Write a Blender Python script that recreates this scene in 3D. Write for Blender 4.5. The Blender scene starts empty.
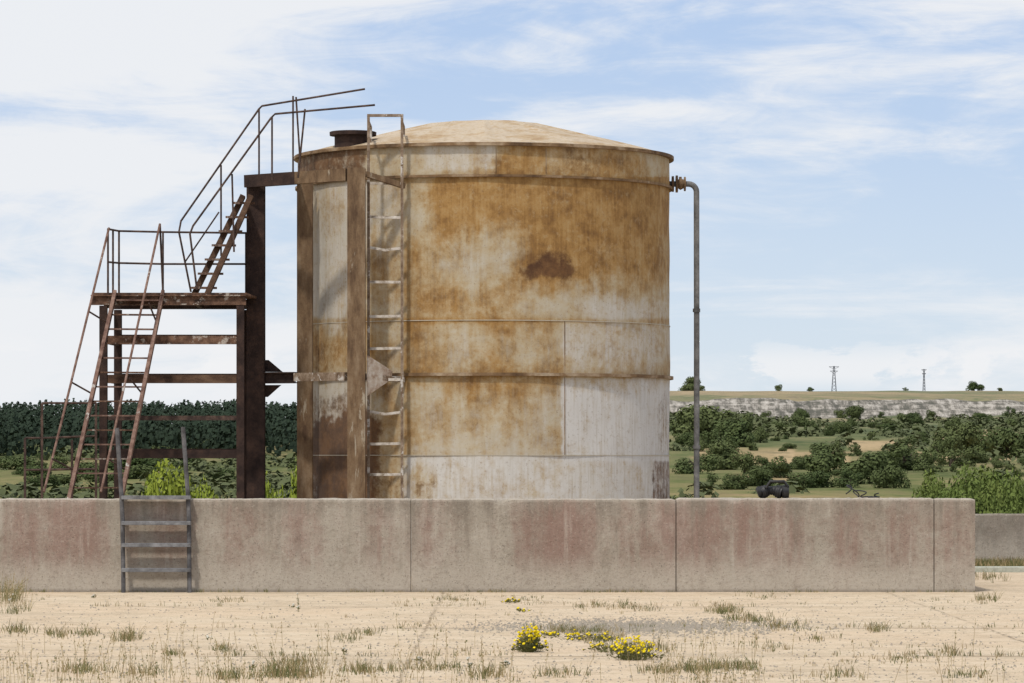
import bpy, bmesh, math, random
from mathutils import Vector, Matrix, noise
random.seed(7)
F=3740.0; CX=512.0; HY=456.0; EYE=1.6
def P(px,py,d): return Vector(((px-CX)/F*d, d, EYE+(HY-py)/F*d))
def X(px,d): return (px-CX)/F*d
def Z(py,d): return EYE+(HY-py)/F*d
def sm(a,b,x):
    if a==b: return 1.0 if x>=a else 0.0
    t=max(0.0,min(1.0,(x-a)/(b-a))); return t*t*(3-2*t)
scene=bpy.context.scene
COL=scene.collection

# ---------------- materials ----------------
class NT:
    def __init__(s,m): s.t=m.node_tree; s.n=s.t.nodes; s.l=s.t.links
    def new(s,ty,**k):
        n=s.n.new(ty)
        for a,b in k.items(): setattr(n,a,b)
        return n
    def link(s,a,b): s.l.new(a,b)
    def setin(s,sock,v):
        if isinstance(v,bpy.types.NodeSocket): s.l.new(v,sock)
        elif v is not None:
            if hasattr(sock.default_value,'__len__') and len(sock.default_value)==4 and len(v)==3: v=(*v,1)
            sock.default_value=v
    def pos(s,scale=(1,1,1),obj=True):
        tc=s.new('ShaderNodeTexCoord'); mp=s.new('ShaderNodeMapping')
        mp.inputs['Scale'].default_value=scale
        s.link(tc.outputs['Object' if obj else 'Generated'],mp.inputs['Vector']); return mp.outputs[0]
    def noise(s,vec,scale,detail=6,rough=0.6,dist=0.0):
        n=s.new('ShaderNodeTexNoise'); s.link(vec,n.inputs['Vector'])
        n.inputs['Scale'].default_value=scale; n.inputs['Detail'].default_value=detail
        n.inputs['Roughness'].default_value=rough; n.inputs['Distortion'].default_value=dist
        return n.outputs[0]
    def math(s,op,a,b=None,c=None,clamp=False):
        n=s.new('ShaderNodeMath',operation=op); n.use_clamp=clamp
        s.setin(n.inputs[0],a)
        if b is not None: s.setin(n.inputs[1],b)
        if c is not None: s.setin(n.inputs[2],c)
        return n.outputs[0]
    def rng(s,v,a,b,c=0.0,d=1.0):
        n=s.new('ShaderNodeMapRange'); n.interpolation_type='SMOOTHSTEP'
        s.setin(n.inputs[0],v); n.inputs[1].default_value=a; n.inputs[2].default_value=b
        n.inputs[3].default_value=c; n.inputs[4].default_value=d; return n.outputs[0]
    def mix(s,f,a,b,bt='MIX'):
        n=s.new('ShaderNodeMix',data_type='RGBA',blend_type=bt)
        s.setin(n.inputs[0],f); s.setin(n.inputs[6],a); s.setin(n.inputs[7],b); return n.outputs[2]
    def ramp(s,f,stops):
        n=s.new('ShaderNodeValToRGB'); e=n.color_ramp.elements
        while len(e)<len(stops): e.new(0.5)
        for i,(p,c) in enumerate(stops): e[i].position=p; e[i].color=(*c,1)
        s.link(f,n.inputs[0]); return n.outputs[0]
    def finish(s,col,rough=0.8,bump=None,bs=0.3,bd=0.01,metal=0.0,spec=0.3):
        b=s.n['Principled BSDF']
        s.setin(b.inputs['Base Color'],col); s.setin(b.inputs['Roughness'],rough)
        b.inputs['Metallic'].default_value=metal
        b.inputs['Specular IOR Level'].default_value=spec
        if bump is not None:
            bn=s.new('ShaderNodeBump'); bn.inputs['Strength'].default_value=bs; bn.inputs['Distance'].default_value=bd
            s.link(bump,bn.inputs['Height']); s.link(bn.outputs[0],b.inputs['Normal'])
def newmat(name):
    m=bpy.data.materials.new(name); m.use_nodes=True; return m,NT(m)

def rusty(name,dark,mid,light,paint=None,pa=0.6,streak=(1,1,1),scale=6):
    m,t=newmat(name)
    v=t.pos(streak)
    n1=t.noise(v,scale,8,0.65); n2=t.noise(t.pos((1,1,1)),scale*6,5,0.7)
    c=t.ramp(n1,[(0.33,dark),(0.5,mid),(0.68,light)])
    if paint:
        n3=t.noise(v,scale*0.7,9,0.7,0.4)
        c=t.mix(t.rng(n3,pa,pa+0.06),c,paint)
    c=t.mix(t.rng(n2,0.45,0.75,0,0.35),c,dark)
    t.finish(c,0.85,n2,0.5,0.01,spec=0.2)
    return m
M_dark=rusty('dark_rusted_steel',(0.018,0.011,0.010),(0.036,0.022,0.018),(0.065,0.038,0.028))
M_mid=rusty('medium_rusted_steel',(0.035,0.02,0.013),(0.085,0.048,0.030),(0.17,0.105,0.065),streak=(0.5,0.5,1))
M_frame=rusty('brown_rusted_steel',(0.075,0.044,0.026),(0.17,0.11,0.062),(0.27,0.20,0.13),(0.33,0.28,0.21),0.60,streak=(1,1,0.30))
M_stair=rusty('weathered_stair_steel',(0.03,0.018,0.014),(0.11,0.06,0.038),(0.22,0.13,0.085),(0.38,0.33,0.28),0.56,scale=9)
M_pink=rusty('faded_red_stringer_steel',(0.08,0.042,0.032),(0.17,0.10,0.075),(0.27,0.18,0.14),(0.4,0.36,0.32),0.60,scale=9)
M_rail=rusty('thin_rusted_rail',(0.025,0.017,0.015),(0.065,0.042,0.034),(0.13,0.085,0.065),scale=10)
M_ladder=rusty('tank_ladder_steel',(0.10,0.06,0.035),(0.20,0.145,0.10),(0.32,0.25,0.19),(0.5,0.47,0.43),0.55,scale=9)
M_rung=rusty('ladder_rung_steel',(0.22,0.17,0.12),(0.50,0.45,0.39),(0.62,0.58,0.52),scale=12)
M_grey=rusty('grey_pipe_steel',(0.07,0.068,0.066),(0.15,0.148,0.145),(0.23,0.225,0.22),scale=5)
M_grey2=rusty('grey_galvanised_ladder',(0.045,0.042,0.042),(0.09,0.087,0.088),(0.16,0.155,0.155),scale=7)
M_tread=rusty('grey_ladder_tread',(0.08,0.078,0.08),(0.17,0.17,0.175),(0.27,0.27,0.275),scale=7)
M_gusset=rusty('flaking_white_gusset',(0.2,0.12,0.07),(0.38,0.31,0.25),(0.52,0.48,0.42),scale=9)

def blackplastic():
    m,t=newmat('black_rubber'); v=t.pos(); n=t.noise(v,30,4)
    t.finish(t.ramp(n,[(0.3,(0.006,0.006,0.007)),(0.7,(0.02,0.02,0.021))]),0.5,n,0.3,0.01,spec=0.4); return m
M_black=blackplastic()

def tankmat():
    m,t=newmat('weathered_tank_paint')
    at=t.new('ShaderNodeAttribute',attribute_name='paint'); sp=t.new('ShaderNodeSeparateColor')
    t.link(at.outputs['Color'],sp.inputs[0]); R,G,B=sp.outputs
    v=t.pos(); vs=t.pos((7,7,0.8))
    n1=t.noise(v,1.4,13,0.72,0.5); st=t.noise(vs,1.4,7,0.60); n3=t.noise(v,11,9,0.74); st2=t.noise(t.pos((18,18,1.0)),1.6,5,0.6); nl=t.noise(v,3.2,10,0.72)
    a=t.math('MULTIPLY_ADD',t.math('SUBTRACT',n1,0.5),1.5,R)
    a=t.math('MULTIPLY_ADD',t.math('SUBTRACT',st,0.5),0.60,a)
    a=t.math('MULTIPLY_ADD',t.math('SUBTRACT',st2,0.5),0.30,a)
    a=t.math('MULTIPLY_ADD',t.math('SUBTRACT',n3,0.5),0.75,a)
    stain=t.rng(a,0.02,0.66)
    rust=t.rng(a,0.42,1.0)
    wh=t.math('MULTIPLY_ADD',t.math('SUBTRACT',n1,0.5),0.9,B)
    basec=t.mix(t.rng(wh,0.25,0.75),(0.43,0.39,0.315),(0.53,0.515,0.49))
    basec=t.mix(t.rng(st2,0.46,0.70,0,0.35),basec,(0.31,0.255,0.18))
    basec=t.mix(t.rng(n3,0.54,0.70,0,0.4),basec,(0.27,0.205,0.14))
    stc=t.ramp(t.math('MULTIPLY_ADD',t.math('SUBTRACT',st2,0.5),0.45,nl),[(0.35,(0.26,0.17,0.075)),(0.48,(0.35,0.245,0.115)),(0.58,(0.40,0.315,0.185)),(0.70,(0.45,0.39,0.29))])
    rc=t.ramp(t.math('MULTIPLY_ADD',t.math('SUBTRACT',st2,0.5),0.35,nl),[(0.32,(0.14,0.068,0.022)),(0.45,(0.24,0.125,0.036)),(0.55,(0.31,0.175,0.055)),(0.70,(0.36,0.235,0.10))])
    rc=t.mix(t.rng(n3,0.53,0.70,0,0.5),rc,(0.15,0.075,0.028))
    rc=t.mix(t.rng(n3,0.47,0.34,0,0.4),rc,(0.40,0.31,0.18))
    c=t.mix(t.math('MULTIPLY',stain,0.84),basec,stc)
    c=t.mix(t.math('MULTIPLY',rust,0.92),c,rc)
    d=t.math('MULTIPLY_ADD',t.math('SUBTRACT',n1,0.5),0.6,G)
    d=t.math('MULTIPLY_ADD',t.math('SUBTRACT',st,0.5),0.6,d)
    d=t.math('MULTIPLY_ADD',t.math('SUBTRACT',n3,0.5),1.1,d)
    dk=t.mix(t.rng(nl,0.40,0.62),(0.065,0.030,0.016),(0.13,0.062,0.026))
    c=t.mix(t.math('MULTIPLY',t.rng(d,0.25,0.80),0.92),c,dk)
    sk=t.noise(v,38,3,0.6)
    c=t.mix(t.rng(sk,0.60,0.69,0,0.4),c,(0.15,0.085,0.045))
    t.finish(c,0.78,n3,0.3,0.008,spec=0.2)
    return m
M_tank=tankmat()
def roofmat():
    m,t=newmat('weathered_roof_sheet'); v=t.pos()
    n=t.noise(v,2.2,10,0.75,0.4); n2=t.noise(v,12,7,0.75)
    c=t.ramp(n,[(0.3,(0.22,0.12,0.055)),(0.43,(0.36,0.26,0.15)),(0.55,(0.44,0.37,0.28)),(0.66,(0.36,0.24,0.12)),(0.8,(0.25,0.14,0.06))])
    c=t.mix(t.rng(n2,0.48,0.72,0,0.55),c,(0.20,0.115,0.055))
    t.finish(c,0.8,n2,0.3,0.01); return m
M_roof=roofmat()

def wallmat(name='stained_concrete',red=1.0,base=((0.25,0.215,0.17),(0.345,0.305,0.25),(0.43,0.385,0.325))):
    m,t=newmat(name); v=t.pos()
    n1=t.noise(v,1.3,10,0.72); fine=t.noise(v,24,7,0.82); med=t.noise(v,7,8,0.75); sp=t.noise(v,60,2,0.5); st=t.noise(t.pos((7,7,0.5)),1.0,6,0.6)
    c=t.ramp(n1,[(0.3,base[0]),(0.5,base[1]),(0.7,base[2])])
    geo=t.new('ShaderNodeNewGeometry'); sx=t.new('ShaderNodeSeparateXYZ'); t.link(geo.outputs['Position'],sx.inputs[0])
    hz=sx.outputs['Z']
    hh=t.math('MULTIPLY_ADD',t.math('SUBTRACT',st,0.5),0.9,hz)
    band=t.math('MULTIPLY',t.rng(hh,0.0,0.5),t.rng(hh,1.25,0.85))
    rn=t.noise(t.pos((1.3,1.3,0.10)),0.8,8,0.66,0.3)
    rn=t.math('MULTIPLY_ADD',t.math('SUBTRACT',med,0.5),0.40,rn)
    rf=t.math('MULTIPLY',t.math('MULTIPLY',t.rng(rn,0.39,0.64),band),0.66*red)
    c=t.mix(rf,c,(0.215,0.112,0.09))
    c=t.mix(t.math('MULTIPLY',t.rng(st,0.52,0.70),0.45),c,(0.18,0.15,0.12))
    c=t.mix(t.math('MULTIPLY',t.rng(st,0.44,0.30),0.45),c,(0.46,0.41,0.35))
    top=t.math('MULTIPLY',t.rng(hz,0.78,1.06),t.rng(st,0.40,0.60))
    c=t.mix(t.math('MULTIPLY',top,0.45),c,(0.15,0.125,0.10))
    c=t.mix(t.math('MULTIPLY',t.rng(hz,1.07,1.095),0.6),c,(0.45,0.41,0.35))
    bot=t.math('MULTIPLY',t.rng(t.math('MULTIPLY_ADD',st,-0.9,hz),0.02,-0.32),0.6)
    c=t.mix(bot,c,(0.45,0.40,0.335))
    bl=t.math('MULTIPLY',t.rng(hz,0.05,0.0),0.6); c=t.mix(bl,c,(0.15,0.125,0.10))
    c=t.mix(t.rng(med,0.52,0.70,0,0.5),c,(0.19,0.155,0.12))
    c=t.mix(t.rng(fine,0.50,0.68,0,0.5),c,(0.14,0.115,0.09))
    c=t.mix(t.rng(fine,0.46,0.32,0,0.45),c,(0.53,0.48,0.41))
    c=t.mix(t.rng(sp,0.64,0.69,0,0.6),c,(0.08,0.065,0.05))
    t.finish(c,0.95,fine,0.8,0.015,spec=0.1); return m
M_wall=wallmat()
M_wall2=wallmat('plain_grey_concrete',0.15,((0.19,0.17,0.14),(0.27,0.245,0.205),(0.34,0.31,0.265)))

def yardmat():
    m,t=newmat('dusty_concrete_yard'); v=t.pos()
    n1=t.noise(v,0.35,8,0.65); n2=t.noise(v,2.3,9,0.7,0.3); fine=t.noise(v,16,8,0.85); g=t.noise(v,50,3,0.6)
    n4=t.noise(t.pos((0.30,0.8,1)),0.9,10,0.78); n5=t.noise(t.pos((1,2.0,1)),1.6,8,0.8)
    c=t.ramp(n2,[(0.25,(0.43,0.335,0.225)),(0.45,(0.545,0.44,0.315)),(0.65,(0.60,0.50,0.37)),(0.85,(0.63,0.54,0.41))])
    c=t.mix(t.rng(n1,0.42,0.64,0.0,0.45),c,(0.57,0.435,0.30))
    c=t.mix(t.rng(n4,0.50,0.64,0,0.55),c,(0.39,0.32,0.23))
    c=t.mix(t.rng(n5,0.52,0.68,0,0.5),c,(0.35,0.28,0.19))
    c=t.mix(t.rng(fine,0.5,0.66,0,0.7),c,(0.32,0.25,0.17))
    c=t.mix(t.rng(fine,0.45,0.3,0,0.45),c,(0.70,0.62,0.49))
    c=t.mix(t.rng(g,0.60,0.66,0,0.7),c,(0.18,0.14,0.095))
    sx=t.new('ShaderNodeSeparateXYZ'); t.link(v,sx.inputs[0])
    wob=t.math('MULTIPLY',t.math('SUBTRACT',t.noise(v,4.0,8,0.8),0.5),0.22)
    def joint(s,per,off,w):
        a=t.math('ADD',s,wob); a=t.math('ADD',a,off); a=t.math('DIVIDE',a,per); a=t.math('FRACT',a)
        a=t.math('ABSOLUTE',t.math('SUBTRACT',a,0.5)); return t.rng(a,w,w*0.2)
    j=t.math('MAXIMUM',joint(sx.outputs['Y'],4.9,2.0,0.020),joint(sx.outputs['X'],5.2,3.4,0.003))
    jb=t.rng(t.noise(v,0.6,5,0.7),0.40,0.60)
    c=t.mix(t.math('MULTIPLY',t.math('MULTIPLY',j,jb),0.7),c,(0.20,0.15,0.095))
    cr=t.noise(v,0.7,12,0.72,0.4); k=t.math('ABSOLUTE',t.math('SUBTRACT',cr,0.5))
    c=t.mix(t.math('MULTIPLY',t.rng(k,0.008,0.001),0.6),c,(0.16,0.12,0.08))
    h=t.math('ADD',fine,t.math('MULTIPLY',j,-1.0))
    t.finish(c,0.95,h,0.6,0.02,spec=0.1); return m
M_yard=yardmat()

def terrmat():
    m,t=newmat('valley_fields')
    at=t.new('ShaderNodeAttribute',attribute_name='paint'); sp=t.new('ShaderNodeSeparateColor')
    t.link(at.outputs['Color'],sp.inputs[0]); rock,dry,haze=sp.outputs
    n1=t.noise(t.pos((0.010,0.0045,0.01)),1.0,9,0.7,0.5); n2=t.noise(t.pos((0.10,0.03,0.2)),1.0,8,0.75)
    n3=t.noise(t.pos((0.035,0.02,0.55)),1.0,10,0.85); n5=t.noise(t.pos((0.30,0.05,0.10)),1.0,6,0.75); n6=t.noise(t.pos((0.02,0.01,0.1)),1.0,8,0.7)
    a=t.math('ADD',t.math('MULTIPLY_ADD',t.math('SUBTRACT',n2,0.5),0.6,n1),t.math('SUBTRACT',dry,0.5))
    c=t.ramp(a,[(0.30,(0.055,0.075,0.03)),(0.43,(0.11,0.125,0.05)),(0.53,(0.18,0.165,0.078)),(0.63,(0.28,0.215,0.115)),(0.8,(0.36,0.27,0.155))])
    c=t.mix(t.rng(n2,0.48,0.68,0,0.65),c,(0.08,0.085,0.045))
    rs=t.math('MULTIPLY_ADD',t.math('SUBTRACT',n5,0.5),1.0,n3)
    rk=t.ramp(rs,[(0.38,(0.07,0.066,0.045)),(0.48,(0.17,0.15,0.12)),(0.57,(0.34,0.31,0.265)),(0.72,(0.48,0.445,0.39))])
    rf=t.math('MULTIPLY_ADD',t.math('SUBTRACT',n2,0.5),1.3,rock)
    rf=t.math('MULTIPLY_ADD',t.math('SUBTRACT',n6,0.5),1.6,rf)
    c=t.mix(t.rng(rf,0.36,0.50),c,rk)
    c=t.mix(t.math('MULTIPLY',haze,0.15),c,(0.26,0.28,0.31))  # aerial haze painted into the ground colour, growing with distance
    t.finish(c,1.0,spec=0.0); return m
M_terr=terrmat()

def foliage(name,cols,sc=0.6):
    m,t=newmat(name); v=t.pos()
    oi=t.new('ShaderNodeObjectInfo')
    n=t.noise(v,sc,5,0.7)
    c=t.ramp(n,[(0.3,cols[0]),(0.5,cols[1]),(0.7,cols[2])])
    c=t.mix(t.math('MULTIPLY',oi.outputs['Random'],0.75),c,cols[3])
    t.finish(c,0.8,spec=0.05)
    return m
M_bush=foliage('hillside_foliage',[(0.038,0.056,0.024),(0.060,0.085,0.032),(0.095,0.12,0.045),(0.115,0.135,0.055)],3)
M_scrub=foliage('scrub_foliage',[(0.05,0.066,0.032),(0.08,0.098,0.042),(0.125,0.135,0.06),(0.1,0.11,0.06)],0.03)
M_bushn=foliage('green_foliage',[(0.06,0.088,0.026),(0.11,0.15,0.04),(0.17,0.21,0.06),(0.12,0.145,0.04)],3)
M_yg=foliage('yellow_green_foliage',[(0.11,0.15,0.02),(0.22,0.27,0.04),(0.33,0.37,0.07),(0.22,0.26,0.04)],3)
M_pine=foliage('pine_foliage',[(0.016,0.026,0.018),(0.025,0.037,0.025),(0.038,0.052,0.034),(0.03,0.045,0.03)],0.04)
M_trunk=rusty('bark',(0.04,0.03,0.02),(0.08,0.06,0.045),(0.12,0.1,0.08))
M_dry=foliage('dry_grass_blades',[(0.14,0.10,0.05),(0.27,0.21,0.11),(0.42,0.35,0.21),(0.3,0.24,0.13)],6)
M_weed=foliage('green_weed_blades',[(0.065,0.074,0.03),(0.11,0.118,0.046),(0.18,0.175,0.08),(0.16,0.155,0.07)],6)
def flat(name,c,r=0.8):
    m,t=newmat(name); n=t.noise(t.pos(),25,4,0.6); t.finish(t.mix(t.rng(n,0.35,0.65),tuple(x*0.75 for x in c),c),r,spec=0.2); return m
M_yel=flat('yellow_petals',(0.92,0.75,0.02)); M_whi=flat('white_petals',(0.7,0.68,0.6))
M_stone=flat('loose_gravel',(0.33,0.29,0.235)); M_pyl=flat('distant_galvanised_steel',(0.12,0.13,0.15))
M_sand=flat('pale_edging_concrete',(0.42,0.43,0.36))

# ---------------- mesh builder ----------------
class MB:
    def __init__(s): s.v=[]; s.f=[]; s.m=[]
    def quad(s,*p,mi=0):
        b=len(s.v); s.v+= [tuple(q) for q in p]; s.f.append(tuple(range(b,b+len(p)))); s.m.append(mi)
    def beam(s,a,b,w,h,up=Vector((0,0,1))):
        a=Vector(a); b=Vector(b); d=(b-a).normalized()
        if abs(d.dot(up))>0.98: up=Vector((0,1,0))
        r=d.cross(up).normalized(); u=r.cross(d).normalized()
        k=len(s.v)
        for p in (a,b):
            for i,j in ((-1,-1),(1,-1),(1,1),(-1,1)): s.v.append(tuple(p+r*(i*w/2)+u*(j*h/2)))
        for q in ((0,3,2,1),(4,5,6,7),(0,1,5,4),(1,2,6,5),(2,3,7,6),(3,0,4,7)): s.f.append(tuple(k+x for x in q)); s.m.append(0)
    def ibeam(s,a,b,w,h,t=0.015,up=Vector((0,1,0))):
        a=Vector(a); b=Vector(b); d=(b-a).normalized()
        r=d.cross(up).normalized(); u=r.cross(d).normalized()
        s.beam(a+u*(h/2-t/2),b+u*(h/2-t/2),w,t,up); s.beam(a-u*(h/2-t/2),b-u*(h/2-t/2),w,t,up)
        s.beam(a,b,t,h-2*t-0.002,up)
    def box(s,x0,x1,y0,y1,z0,z1):
        s.beam(((x0+x1)/2,(y0+y1)/2,z0),((x0+x1)/2,(y0+y1)/2,z1),abs(x1-x0),abs(y1-y0))
    def tube(s,pts,r,n=8,cap=True):
        pts=[Vector(p) for p in pts]; k=len(s.v); N=len(pts)
        rs=r if isinstance(r,(list,tuple)) else [r]*N
        prev=None
        for i,p in enumerate(pts):
            d=((pts[min(i+1,N-1)]-pts[max(i-1,0)])).normalized()
            if prev is None:
                up=Vector((0,0,1)) if abs(d.z)<0.9 else Vector((0,1,0)); q=d.cross(up).normalized()
            else:
                q=(prev-d*prev.dot(d)).normalized()
            prev=q; w=d.cross(q)
            for j in range(n):
                a=2*math.pi*j/n; s.v.append(tuple(p+(q*math.cos(a)+w*math.sin(a))*rs[i]))
        for i in range(N-1):
            for j in range(n):
                s.f.append((k+i*n+j,k+i*n+(j+1)%n,k+(i+1)*n+(j+1)%n,k+(i+1)*n+j)); s.m.append(0)
        if cap:
            s.f.append(tuple(k+j for j in reversed(range(n)))); s.m.append(0)
            s.f.append(tuple(k+(N-1)*n+j for j in range(n))); s.m.append(0)
    def plate(s,pts,th,nrm):
        nrm=Vector(nrm).normalized()*th/2; n=len(pts); k=len(s.v)
        s.v+=[tuple(Vector(p)-nrm) for p in pts]+[tuple(Vector(p)+nrm) for p in pts]
        s.f.append(tuple(range(k,k+n))); s.m.append(0); s.f.append(tuple(reversed(range(k+n,k+2*n)))); s.m.append(0)
        for i in range(n): s.f.append((k+i,k+n+i,k+n+(i+1)%n,k+(i+1)%n)); s.m.append(0)
    def lathe(s,prof,c,n=64,ax=None):
        k=len(s.v); N=len(prof)
        for r,z in prof:
            for j in range(n):
                a=2*math.pi*j/n; s.v.append((c[0]+r*math.cos(a),c[1]+r*math.sin(a),c[2]+z))
        for i in range(N-1):
            for j in range(n):
                s.f.append((k+i*n+j,k+i*n+(j+1)%n,k+(i+1)*n+(j+1)%n,k+(i+1)*n+j)); s.m.append(0)
    def obj(s,name,mats,parent=None,smooth=False,bevel=0,fix=True,**props):
        me=bpy.data.meshes.new(name); me.from_pydata(s.v,[],s.f)
        for m in (mats if isinstance(mats,list) else [mats]): me.materials.append(m)
        me.polygons.foreach_set('material_index',s.m)
        me.update()
        if fix:
            bm=bmesh.new(); bm.from_mesh(me); bmesh.ops.recalc_face_normals(bm,faces=bm.faces); bm.to_mesh(me); bm.free()
        if smooth:
            me.polygons.foreach_set('use_smooth',[True]*len(me.polygons))
            try: me.set_sharp_from_angle(angle=math.radians(35))
            except Exception: pass
        o=bpy.data.objects.new(name,me); COL.objects.link(o)
        if bevel:
            b=o.modifiers.new('bevel','BEVEL'); b.width=bevel; b.segments=2; b.limit_method='ANGLE'
        if parent is not None: setparent(o,parent)
        for a,b in props.items(): o[a]=b
        return o
def setparent(o,p):
    o.parent=p
    if p.type=='EMPTY' and p.parent is None: o.matrix_parent_inverse=Matrix.Translation(-p.location)
def empty(name,loc,parent=None,**props):
    e=bpy.data.objects.new(name,None); COL.objects.link(e); e.location=loc; e.empty_display_size=0.3
    if parent: setparent(e,parent)
    for a,b in props.items(): e[a]=b
    return e

# ---------------- tank ----------------
DT=52.0; TX=X(484,DT); R=2.6
tank=empty('storage_tank',(TX,DT,0),label='large cylindrical steel storage tank with peeling paint and rust',category='tank')
zr=5.72; zring=5.31; zmid=2.68; zs1=3.396; zs2=1.61
def bx(x,y,x0,x1,y0,y1,s=6):
    return sm(x0-s,x0+s,x)*sm(x1+s,x1-s,x)*sm(y0-s,y0+s,y)*sm(y1+s,y1-s,y)
def paint(px,py):
    nx=noise.noise(Vector((px*0.018,py*0.018,1)));ny=noise.noise(Vector((px*0.018,py*0.018,7)))
    fx=noise.noise(Vector((px*0.07,py*0.07,3)));f2=noise.noise(Vector((px*0.2,py*0.2,5)));drip=noise.noise(Vector((px*0.16,0.5,3)))+0.6*noise.noise(Vector((px*0.4,0.5,9)))
    x=px+22*nx+8*fx+3*f2; y=py+16*ny+8*fx+6*drip+3*f2
    sharp=bx(px+3*fx+2*f2,py,563,700,321,460,2.5)
    if py<177:
        r=0.50+0.32*bx(x,py,497,645,100,190)-0.22*bx(px+4*fx,py,425,495,100,170+3*drip,3)+0.1*bx(px,py,497,545,100,180,2)-0.06*bx(x,py,600,690,100,190,14)
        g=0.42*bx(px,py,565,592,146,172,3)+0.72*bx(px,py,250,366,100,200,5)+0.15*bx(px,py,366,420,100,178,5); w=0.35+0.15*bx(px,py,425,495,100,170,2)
    else:
        r=0.58; g=0.0; w=0.22
        u=sm(324,318,py)
        r+=u*(0.46*bx(x,y,438,668,170,232,20)+0.34*bx(x,y,520,655,215,284,22)+0.16*bx(x,y,412,520,285,335,20)+0.16*bx(x,y,400,450,225,330,18)+0.22*bx(x,y,438,505,170,212,14)+0.12*bx(x,y,620,668,170,310,16))
        r-=u*(0.30*bx(x,y,452,524,222,286,20)+0.18*bx(x,y,398,432,180,240,16)+0.32*bx(x,y,585,690,294,340,16)+0.18*bx(x,y,505,590,290,312,12))
        yt=247+0.50*abs(px-549)+9*fx
        g+=0.80*sm(yt-10,yt+14,py)*sm(288,272,py+7*fx)*sm(512,528,px+7*fx)*sm(590,573,px+7*fx)
        r+=0.30*bx(x,y,505,600,225,288,14)
        w+=0.35*u*bx(x,y,585,690,285,340,14)
        mcs=sm(318,324,py)*sm(380,376,py)
        r+=mcs*(-0.10+0.27*bx(x,y,403,440,310,390,14)+0.28*bx(x,y,478,522,320,392,14)-0.10*bx(x,y,440,475,330,390,12)+0.16*sm(345,321,py+8*drip)*(1-0.5*sharp)+0.28*sm(354,377,py+9*drip))
        w+=0.15*mcs
        lc=sm(376,380,py)*sm(458,454,py)
        r+=lc*(-0.18+0.32*bx(x,y,396,418,375,470,12)+0.20*bx(x,y,430,540,370,430,24)+0.30*sm(402,378,py+12*drip)); w+=0.22*lc
        bc=sm(454,458,py); r-=bc*0.44; w+=bc*0.42
        r+=bc*0.35*bx(x,y,400,425,450,515,8); g+=bc*0.38*bx(x,py,403,430,478,515,8)
        r-=0.34*sharp*(1 if py>378 else 0.5); w+=0.38*sharp*(1 if py>378 else 0.6)
    if px<403 and py>177:
        r=0.22+0.5*sm(315,304,px)+0.5*bx(x,y,300,366,330,376,14)+0.20*bx(px,py,366,403,176,510,8)+0.10*bx(x,y,300,350,180,230,10)+0.2*bx(x,y,366,403,270,520,20)
        g=0.9*bx(x,y,313,372,425,520,14)+0.55*bx(x,y,322,352,392,440,12)+0.34*bx(x,y,366,403,470,515,10)+0.3*bx(x,y,310,345,340,372,10)
        w=0.5
    r+=0.28*sm(640,668,px+6*fx)*(0.5 if py<330 else 0.35 if py<378 else 0.22)
    g+=0.6*bx(px+3*fx,py,653,690,460,515,3)+0.34*bx(px+3*fx,y,659,690,390,460,3)
    r+=0.22*sm(5,0,abs(py-321))+0.2*sm(5,0,abs(py-181))
    return r,g,w
NA,NZ=640,300
vs=[];fs=[];cols=[]
zt=zr
for i in range(NZ+1):
    z=zt*i/NZ
    for j in range(NA):
        a=2*math.pi*j/NA
        x=math.sin(a); y=-math.cos(a)
        dn=0.014*noise.noise(Vector((x*2.2,y*2.2,z*0.9)))+0.006*noise.noise(Vector((x*7,y*7,z*3)))
        rr=R-0.02+dn
        vs.append((TX+rr*x,DT+rr*y,z))
        d=DT+R*y
        px=CX+(TX+R*x)/d*F; py=HY-(z-EYE)/min(d,DT)*F
        if y>0: px=484+(484-px)*0.8; 
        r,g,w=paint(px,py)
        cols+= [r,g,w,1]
for i in range(NZ):
    for j in range(NA):
        j2=(j+1)%NA; fs.append((i*NA+j,i*NA+j2,(i+1)*NA+j2,(i+1)*NA+j))
me=bpy.data.meshes.new('shell'); me.from_pydata(vs,[],fs); me.materials.append(M_tank)
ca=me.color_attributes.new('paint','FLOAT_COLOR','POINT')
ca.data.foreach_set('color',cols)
me.polygons.foreach_set('use_smooth',[True]*len(me.polygons))
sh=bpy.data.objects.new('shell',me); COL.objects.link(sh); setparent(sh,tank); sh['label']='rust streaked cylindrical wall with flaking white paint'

b=MB()
ctr=(TX,DT,0)
NR=192; prof=[]
for i in range(29):
    t=i/28; r=(R+0.015)*(1-t); rn=1-t
    if rn>0.33: z=0.44*((1-rn)/0.67)**0.96
    else: z=0.44+0.018*sm(0.33,0.30,rn)+0.045*(1-(rn/0.33)**2)
    prof.append((max(r,0.02),zr+0.015+z))
k=len(b.v)
for r,z in prof:
    for j in range(NR):
        a=2*math.pi*j/NR; rib=0.014*(1 if j%16 in (0,1) and r>0.8 else 0)-0.012*math.sin(math.pi*((j%16)/16))*(r/R)
        b.v.append((TX+r*math.cos(a),DT+r*math.sin(a),z+rib+0.010*noise.noise(Vector((r*math.cos(a)*1.6,r*math.sin(a)*1.6,3)))))
for i in range(len(prof)-1):
    for j in range(NR):
        b.f.append((k+i*NR+j,k+i*NR+(j+1)%NR,k+(i+1)*NR+(j+1)%NR,k+(i+1)*NR+j)); b.m.append(0)
b.obj('roof',M_roof,tank,smooth=True)
def ring(name,z0,z1,out,mat,inn=0.03):
    b=MB(); b.lathe([(R-inn,z0),(R+out,z0),(R+out,z1),(R-inn,z1)],ctr,160); return b.obj(name,mat,tank,smooth=True)
M_rim=rusty('rusted_rim',(0.07,0.04,0.022),(0.20,0.125,0.065),(0.38,0.30,0.21),scale=2.5)
ring('rim',zr-0.018,zr+0.026,0.038,M_rim)
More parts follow.
